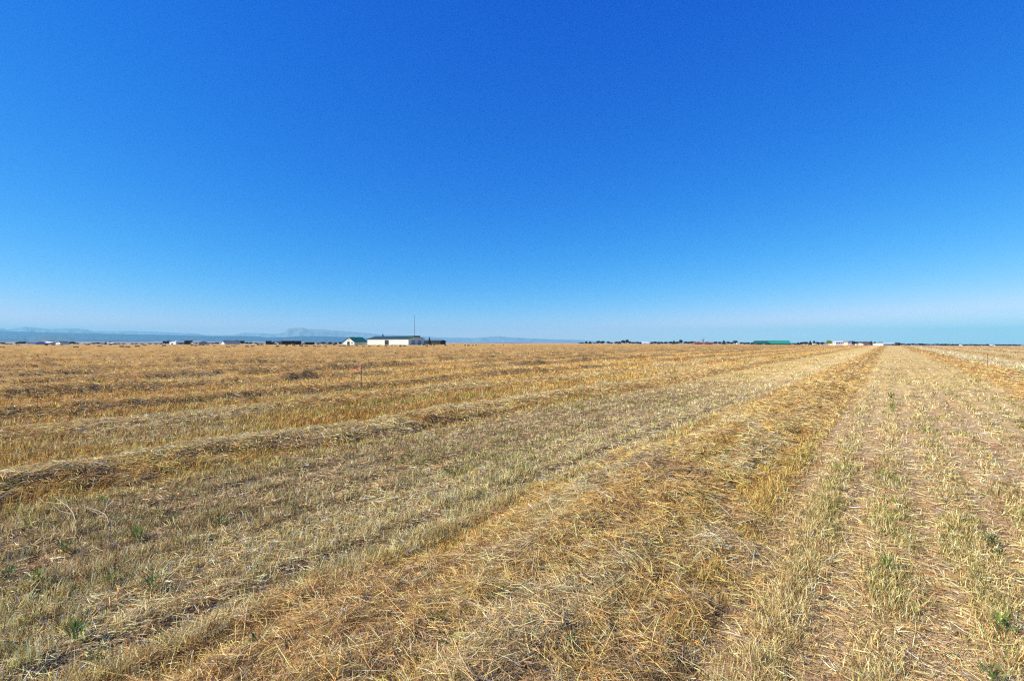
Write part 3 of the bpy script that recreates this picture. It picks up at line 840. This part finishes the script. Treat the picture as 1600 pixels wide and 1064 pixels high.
def flag_stake():
    f = 1283.5 / (612 - HY); x, y, _ = at(564.3, f); z = float(ground_z(x, y)[0][0])
    h = (612 - 571.5) / FPX * f
    t = empty('flag_stake', (x, y, z), 0, label='thin dark stake with a pink ribbon blowing left, alone in the field', cat='stake')
    MB().tube([(0, 0, -.15), (.004, 0, h * .5), (0, 0, h)], [.015, .015, .014], 6).build('stake', M['wood_dark'], t)
    # ribbon: knot and two tails streaming left
    MB().tube([(0, 0, h - .07), (0, 0, h - .02)], [.02, .02], 8).build('knot', M['pink'], t)
    V = []; F = []
    n = 16
    for i in range(n + 1):
        q = i / n
        px = -.02 - .34 * q; pz = h - .05 - .09 * q - .03 * math.sin(q * 5) * (1 - q); py = .03 * math.sin(q * 7)
        tw = .35 * math.sin(q * 5)
        for s in (-1, 1):
            V.append((px, py + s * .012 * math.sin(tw), pz + s * .012 * math.cos(tw)))
    for i in range(n): F.append((2 * i, 2 * i + 1, 2 * i + 3, 2 * i + 2))
    m = MB(); m.poly(V, F).build('ribbon_tail', M['pink'], t)
    V = [(a * .5 - .01, b - .03, c - .05 + .0) for a, b, c in V]
    m = MB(); m.poly(V, F).build('ribbon_tail', M['pink'], t)
flag_stake()

# ------------------------------------------------------------------ trees
def crown_mesh(name, kind, seed, parent):
    rg = np.random.default_rng(seed)
    # unit tree: height 1, half width about .4
    if kind == 'conifer':
        n = 900; h = rg.beta(1.1, 1.6, n); rad = (.36 * (1 - h) ** .85 + .02) * (.65 + .5 * vn(h * 9 + seed, rg.uniform(0, 3, n)))
        a = rg.uniform(0, 6.283, n); q = rg.uniform(.35, 1, n) ** .5
        P = np.stack([rad * q * np.cos(a), rad * q * np.sin(a), .08 + .92 * h], 1); s = .055; base = [.035, .055, .03]
    else:
        lob = [(rg.uniform(-.24, .24), rg.uniform(-.24, .24), rg.uniform(.4, .75), rg.uniform(.16, .27)) for _ in range(9)]
        n = 900; L = np.array(lob)[rg.integers(0, len(lob), n)]
        d = rg.normal(0, 1, (n, 3)); d /= np.linalg.norm(d, axis=1)[:, None]
        P = L[:, :3] + d * L[:, 3:4] * rg.uniform(.6, 1.05, (n, 1)); P[:, 2] = np.clip(P[:, 2], .12, 1.0); s = .06
        base = {'round': [.045, .065, .03], 'yellow': [.26, .30, .04], 'dark': [.03, .045, .03]}[kind]
    n = len(P)
    t1 = rg.normal(0, 1, (n, 3)); t1 /= np.linalg.norm(t1, axis=1)[:, None]
    t2 = np.cross(t1, rg.normal(0, 1, (n, 3))); t2 /= np.linalg.norm(t2, axis=1)[:, None]
    sz = s * rg.uniform(.5, 1.2, (n, 1))
    V = np.stack([P - t1 * sz, P - t2 * sz * .6, P + t1 * sz, P + t2 * sz * .6], 1).reshape(-1, 3)
    F = np.arange(n * 4).reshape(-1, 4)
    C = np.repeat(np.array([base]) * np.exp(rg.normal(0, .35, (n, 1))), 4, 0)
    return np_mesh(name, V, F, M['leaf'], parent, cols=C)

def tree_proto(name, kind, seed):
    root = empty(name, (0, 0, 0))
    crown_mesh('crown', kind, seed, root)
    t = MB(); t.tube([(0, 0, -.05), (.01, 0, .3), (0, .01, .6)], [.035, .025, .01], 6)
    for k in range(5):
        a = k * 1.3 + seed; t.tube([(0, 0, .22 + .07 * k), (.2 * math.cos(a), .2 * math.sin(a), .36 + .08 * k)], [.014, .005], 4)
    t.build('trunk', M['bark'], root)
    return root
PROT = {}
def tree(u, f, h, wk, kind, label, group):
    """h: height in metres, wk: width factor"""
    name = {'conifer': 'conifer_tree', 'round': 'broadleaf_tree', 'dark': 'dark_tree', 'yellow': 'yellow_bush'}[kind]
    key = (kind, random.randrange(3) if kind != 'yellow' else 0)
    if key not in PROT:
        PROT[key] = o = tree_proto(name, kind, hash_of(key))
    else:
        o = copy_tree(PROT[key])
    x, y, z = at(u, f)
    o.location = (x, y, z - .05 * h); o.rotation_euler = (0, 0, random.uniform(0, 6.28)); o.scale = (h * wk, h * wk, h * 1.05)
    tag(o, label, 'bush' if kind == 'yellow' else 'tree', group)
def hash_of(k): return {'conifer': 100, 'round': 200, 'dark': 300, 'yellow': 400}[k[0]] + k[1]

# (column, row of the top, kind, width px)
T = [(3, 535.4, 'dark', 8), (12, 536.6, 'dark', 7), (18, 537, 'dark', 6), (26, 534.8, 'dark', 8), (33, 534.3, 'dark', 8), (39, 534.4, 'round', 8), (60, 535.6, 'dark', 3),
     (82, 535.0, 'round', 5), (96, 534.0, 'round', 7), (103, 534.6, 'dark', 8), (109, 534.6, 'dark', 8), (115, 534.0, 'dark', 9), (120, 536.0, 'dark', 6),
     (133, 537.2, 'round', 6), (140, 537.0, 'dark', 6), (147, 535.8, 'dark', 8), (152, 535.4, 'dark', 8), (160, 536.2, 'round', 6), (165, 535.0, 'conifer', 5), (172, 534.4, 'conifer', 5), (180, 536.6, 'dark', 6), (186, 536.2, 'dark', 7), (193, 536.4, 'round', 7),
     (206, 536.6, 'round', 7), (214, 536.4, 'dark', 6), (222, 536.8, 'dark', 6), (234, 536.4, 'round', 6), (244, 536.6, 'dark', 7), (252, 536.2, 'dark', 6), (259, 533.2, 'dark', 8), (264, 533.0, 'dark', 7),
     (319, 534.6, 'dark', 6), (325, 536, 'dark', 7), (332, 535.8, 'dark', 7), (339, 535.0, 'dark', 6), (353, 532.4, 'dark', 7), (360, 532.0, 'dark', 8), (371, 532.4, 'dark', 9), (378, 532.4, 'dark', 8),
     (385, 534.6, 'dark', 7), (392, 535.0, 'dark', 6), (402, 535.6, 'dark', 8), (409, 536.2, 'round', 7), (498, 535.6, 'dark', 7), (505, 534.8, 'round', 8), (516, 534.6, 'dark', 6), (524, 535.2, 'dark', 7), (531, 534.8, 'dark', 7),
     (474, 536.6, 'round', 5), (562, 537.2, 'dark', 5)]
for lst_u in range(0, 1):
    pass
rt = random.Random(11)
RT = [(906, 536), (911, 535.4), (916, 533.6), (922, 534.0), (929, 535.6), (935, 532.9), (940, 534.6), (943, 533.4), (950, 533.8), (956, 535.4), (962, 534.0), (968, 534.2), (973, 532.3), (979, 531.5), (984, 533.8), (989, 534.6),
      (995, 534.4), (1001, 534.8), (1018, 534.6), (1023, 534.0), (1029, 534.4), (1035, 534.2), (1041, 534.0), (1047, 534.2), (1053, 533.2), (1059, 533.8), (1065, 531.8), (1070, 533.6), (1075, 534.4), (1080, 533.4), (1085, 534.2), (1092, 534.0), (1104, 534.4), (1110, 534.8),
      (1118, 533.8), (1124, 534.0), (1131, 532.8), (1137, 534.2), (1143, 534.8), (1150, 532.6), (1157, 535.0), (1163, 535.6), (1169, 535.0), (1175, 535.2), (1181, 534.8),
      (1241, 536.2), (1247, 535.6), (1253, 534.8), (1259, 534.4), (1266, 533.8), (1272, 533.4), (1279, 534.6), (1285, 534.8), (1333, 533.2), (1338, 534.4), (1344, 534.6), (1349, 534.4), (1355, 534.0), (1361, 534.2), (1367, 534.8), (1373, 535.2), (1378, 535.2)]
u = 1409
while u < 1598:
    RT.append((u, 536.3 + (u - 1400) / 200 * 2.3 + rt.uniform(-.5, .5))); u += rt.uniform(4.2, 6.5)
labs = ordinal_labels([q[0] for q in T], '{ord} dark tree {side} of {land}')
for (u, yt, k, w) in T:
    f = rt.uniform(450, 520)
    x, y, z = at(u, f); yb = HY + (CH - z) / f * FPX
    h = (yb - yt) / FPX * f * 1.22
    tree(u, f, h, (w / FPX * f) / (h * .8), k, labs[u], 'trees along the left skyline')
labs = ordinal_labels([q[0] for q in RT], '{ord} small tree {side} of {land}')
_cnt = {}
for (u, yt) in RT:
    f = rt.uniform(640, 760) if u < 1240 or u > 1400 else rt.uniform(520, 560)
    x, y, z = at(u, f); yb = HY + (CH - z) / f * FPX
    h = max((yb - yt) / FPX * f, 1.2) * (1.22 if u < 1400 else 1.0)
    w = rt.uniform(6.5, 9)
    k = rt.choice(['conifer', 'round', 'dark', 'dark'])
    tree(u, f, h, (w / FPX * f) / (h * .8), k, labs[u], 'trees along the right skyline')
# trees by the barns and the bush
tree(598.2, 262, (539.6 - 521.6) / FPX * 262, .50, 'conifer', 'dark pointed conifer showing above the long white barn roof', None)
tree(671, 252, (539 - 526.4) / FPX * 252, .62, 'conifer', 'small lone conifer standing in front of the low dark shed', None)
tree(1296.5, 405, (540 - 531.8) / FPX * 405, 1.55, 'yellow', 'bright yellow-green bush left of the white house on the right', None)
# bare tree over the red barn
x, y, z = at(1098.5, 630)
h = (538 - 526.2) / FPX * 630
bt = empty('bare_tree', (x, y, z), 0, label='leafless reddish tree rising over the long red barn', cat='tree')
m = MB(); m.tube([(0, 0, -.2), (0, 0, h * .3)], [.3, .2], 6); m.build('trunk', M['bark'], bt)
m = MB(); rb = random.Random(4)
for k in range(26):
    a = rb.uniform(0, 6.28); s_ = rb.uniform(.1, .3) * h; z0 = rb.uniform(.2, .35) * h; z1 = rb.uniform(.6, 1.0) * h
    m.tube([(0, 0, z0), (s_ * .5 * math.cos(a), s_ * .5 * math.sin(a), (z0 + z1) / 2), (s_ * .8 * math.cos(a), s_ * .8 * math.sin(a), z1)], [.08, .05, .02], 3)
m.build('crown', M['bare'], bt)

# ------------------------------------------------------------------ green weeds and dead stalks in the foreground
def weed_mesh(seed, parent):
    rg = np.random.default_rng(seed); n = 34
    a = rg.uniform(0, 6.283, n); q = rg.uniform(.2, 1, n)
    P = np.stack([np.cos(a) * .035 * q, np.sin(a) * .035 * q, rg.uniform(.0, .07, n)], 1)
    t = rg.uniform(.4, 1.3, n)
    C = np.array([[.17, .26, .05], [.20, .24, .07], [.11, .17, .05]])[[seed % 3]] * np.exp(rg.normal(0, .25, (n, 1))) * (1 + rg.normal(0, .08, (n, 3)))
    V, F, Cc = blades(P, a + rg.normal(0, .4, n), t * .6, t * 1.2, rg.uniform(.02, .055, n), rg.uniform(.005, .010, n), rg.normal(0, .3, n), C)
    return np_mesh('leaves', V, F, M['leaf'], parent, cols=Cc)
def weed_proto(seed):
    r_ = empty('green_weed', (0, 0, 0)); weed_mesh(seed, r_)
    MB().tube([(0, 0, -.02), (.004, 0, .05), (0, .004, .1)], [.003, .0025, .001], 5).build('stem', mat('green stem', (.15, .22, .05)), r_)
    return r_
WEEDS = [(161, 783, 'beside the shadow under the left windrow'), (271, 807, 'bright, left of centre below the left windrow'), (347, 816, 'small, alone below the left windrow'),
 (216, 838, 'thin, in the grey stubble on the left'), (106, 860, 'wide, in the grey stubble at far left'), (14, 900, 'bright, at the left picture edge'), (59, 910, 'pale, near the left picture edge'),
 (172, 904, 'tall, in grey stubble at lower left'), (240, 913, 'tiny, in grey stubble at lower left'), (123, 997, 'brightest, near the bottom left corner'), (155, 1029, 'low, at the bottom left'),
 (397, 1015, 'small, in the hay at the bottom'), (681, 1005, 'small, between dead stalks at the bottom'), (703, 1041, 'low, at the bottom beside dead stalks'), (884, 1035, 'in stubble at the bottom right of the hay'),
 (1567, 985, 'large, near the bottom right corner'), (1547, 844, 'wide, near the right edge'), (1560, 866, 'lower of a pair near the right edge'), (1383, 891, 'dark, in the stubble rows on the right'),
 (1064, 915, 'leafy, right of the near hay'), (1392, 622, 'far, where the windrow meets the pale rows'), (1394, 640, 'second far one beside the main windrow'), (1547, 1054, 'cut by the bottom edge at right'), (462, 794, 'small, mid left in pale stubble')]
wps = [weed_proto(501 + k) for k in range(3)]
used = [False] * 3
for i, (u, v, txt) in enumerate(WEEDS):
    k = i % 3
    o = wps[k] if not used[k] else copy_tree(wps[k]); used[k] = True
    f = f_of(v + 3); x, y = (u - 800) / FPX * f, f
    z = float(ground_z(x, y)[0][0])
    o.location = (x, y, z); o.rotation_euler = (0, 0, i * 1.1)
    s = random.uniform(.9, 1.4) * (1.0 + .06 * max(f - 4, 0)); o.scale = (s, s, s)
    tag(o, 'green leafy weed ' + txt, 'weed', 'green weeds growing through the stubble')

def dead_stalk(u0, v0, u1, v1, label, nb=4, seed=0, lift=.07):
    rs = random.Random(seed)
    f0, f1 = f_of(v0), f_of(v1)
    a = Vector(((u0 - 800) / FPX * f0, f0, 0)); b = Vector(((u1 - 800) / FPX * f1, f1, 0))
    a.z = float(ground_z(a.x, a.y)[0][0]) + lift * .6; b.z = float(ground_z(b.x, b.y)[0][0]) + lift
    root = empty('dead_stalk', a, label=label, cat='dead stalk', group='bleached dead weed stalks lying on the hay')
    L = (b - a).length
    side = (b - a).cross(Vector((0, 0, 1))).normalized()
    def P(t, o=0, z=0): return (b - a) * t + side * (o + .03 * math.sin(t * 5)) + Vector((0, 0, z + .10 * L * t * (1 - t)))
    MB().tube([P(k / 6) for k in range(7)], [.0030 - .00035 * k for k in range(7)], 5).build('stem', M_STALK, root)
    for k in range(nb):
        t0 = rs.uniform(.15, .7); s = rs.choice((-1, 1)); ln = rs.uniform(.2, .45)
        MB().tube([P(t0), P(t0 + ln * .5, s * ln * .12 * L * 2, .01), P(t0 + ln, s * ln * .28 * L, .03)], [.0018, .0014, .0009], 4).build('side_twig', M_STALK, root)
M_STALK = mat('bleached stalk', (.62, .52, .38), 0.8, .2, 30)
dead_stalk(785, 1015, 695, 955, 'bleached forked stalk lying at the bottom centre, tip up left', 5, 1)
dead_stalk(722, 1060, 628, 1000, 'bleached stalk at the bottom edge, left of the forked one', 5, 2)
dead_stalk(692, 818, 806, 813, 'bleached straight stalk lying level on the middle of the main windrow', 2, 3, .10)
dead_stalk(912, 898, 820, 864, 'bleached stalk on the sunlit middle of the main windrow', 3, 4, .10)
dead_stalk(1148, 820, 1060, 782, 'bleached branching stalk at the right side of the main windrow', 5, 5, .12)
dead_stalk(119, 838, 90, 782, 'bleached upright stalk in the shadow under the left windrow', 3, 6, .1)
dead_stalk(170, 822, 135, 798, 'bleached stalk crossing the shadow under the left windrow', 2, 7, .08)
dead_stalk(550, 978, 516, 943, 'thin bleached stalk on the hay left of the bottom centre', 2, 8, .08)

# ------------------------------------------------------------------ far mountains
def ridge(name, label, prof, dist, depth, colr, base_y, seed, rough=1.0, u0=-260, u1=None):
    us = np.arange(u0, u1 or prof[-1][0] + 1, 1.5)
    py = np.interp(us, [p[0] for p in prof], [p[1] for p in prof])
    py = py + (fbm(us / 14, us * 0 + seed, seed, 4) - .5) * rough
    rows = 26
    V = []; az = np.arctan((us - 800) / FPX)
    for k in range(rows):
        t = k / (rows - 1) * 2 - 1                      # front foot -1, crest 0, back foot 1
        f = dist + t * depth
        sh = max(0.0, 1 - abs(t)) ** .9
        n = (fbm(us / 9, us * 0 + k * .35, seed + 3, 4) - .5) * .35 * (1 - abs(2 * abs(t) - 1)) * (1 if t != 0 else 0)
        crest = CH - (py - HY) / FPX * dist
        foot = CH - (base_y - HY) / FPX * f - 20
        z = foot + (crest - foot) * np.clip(sh + n * (sh < .97), 0, 1)
        V.append(np.stack([(us - 800) / FPX * f, np.full_like(us, f), z], 1))
    V = np.concatenate(V); n = len(us)
    i = np.arange(rows - 1)[:, None]; j = np.arange(n - 1)[None]
    F = np.stack([i * n + j, i * n + j + 1, (i + 1) * n + j + 1, (i + 1) * n + j], -1).reshape(-1, 4)
    m = mat(name + ' haze-blue rock and woods', colr, 0.95, 0.25, .002)
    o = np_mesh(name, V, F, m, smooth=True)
    tag(o, label, None, None, 'structure')
    return o, us, V
far = [(-260, 520), (-120, 514), (-40, 511), (0, 512), (12, 514), (40, 509.6), (60, 511.5), (80, 513.6), (100, 512.4), (118, 512), (135, 514.4), (147, 517), (180, 516.6), (200, 516.5), (240, 517.5), (280, 519.5), (310, 521), (320, 523.2), (362, 523.2), (380, 519.5), (410, 520), (430, 521.5), (450, 519.5), (470, 518.2), (500, 518.6), (530, 519.8), (580, 521.5), (640, 524), (700, 527.4), (740, 527.4), (780, 525.2), (800, 527), (850, 529.4), (900, 531), (960, 534.6), (990, 538)]
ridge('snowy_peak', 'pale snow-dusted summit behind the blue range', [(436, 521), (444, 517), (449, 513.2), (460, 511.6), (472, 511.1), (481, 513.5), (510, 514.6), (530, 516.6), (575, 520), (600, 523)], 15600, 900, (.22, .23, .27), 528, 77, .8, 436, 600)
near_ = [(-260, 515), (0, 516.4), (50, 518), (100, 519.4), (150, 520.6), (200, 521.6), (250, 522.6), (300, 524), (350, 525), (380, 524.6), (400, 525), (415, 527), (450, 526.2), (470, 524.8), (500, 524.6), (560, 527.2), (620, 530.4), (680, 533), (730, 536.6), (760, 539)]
ridge('far_mountains', 'palest blue mountain range on the left horizon', far, 15300, 1400, (.17, .23, .31), 536, 11, .6)  # paleness and blue of distant haze partly put into the rock colour
ridge('blue_ridge', 'blue forested ridge in front of the pale mountains', near_, 10500, 1000, (.008, .045, .12), 536, 23, .5)  # haze blue also painted into the forest colour
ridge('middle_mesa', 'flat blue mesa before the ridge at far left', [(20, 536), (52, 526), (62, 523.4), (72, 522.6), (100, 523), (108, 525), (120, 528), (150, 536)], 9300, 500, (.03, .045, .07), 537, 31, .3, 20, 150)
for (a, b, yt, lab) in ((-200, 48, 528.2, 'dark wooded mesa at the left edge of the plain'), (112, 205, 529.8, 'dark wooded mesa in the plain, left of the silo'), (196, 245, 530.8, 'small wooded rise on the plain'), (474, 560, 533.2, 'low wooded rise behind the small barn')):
    ridge('wooded_mesa', lab, [(a, 536), (a + 8, yt + 1.2), (a + 20, yt), ((a + b) / 2, yt - .3), (b - 20, yt + .2), (b - 6, yt + 1.4), (b, 536)], 8000, 450, (.02, .03, .045), 537, int(a) % 97 + 40, .9, a, b)

# ------------------------------------------------------------------ haze
hz = MB().box(-19000, 19000, -19000, 19000, -330, 520).build('haze', bpy.data.materials.new('haze air'))
tag(hz, 'thin blue air over the plain', None, None, 'stuff')
m = hz.data.materials[0]; m.use_nodes = True
n, l = m.node_tree.nodes, m.node_tree.links
n.remove(n['Principled BSDF'])
pv = n.new('ShaderNodeVolumePrincipled')
pv.inputs['Color'].default_value = (.31, .80, 1.0, 1)
pv.inputs['Density'].default_value = 6.0e-5
pv.inputs['Anisotropy'].default_value = 0.0
l.new(pv.outputs[0], n['Material Output'].inputs['Volume'])
print('ground min', min(v.co.z for v in bpy.data.objects['ground'].data.vertices))
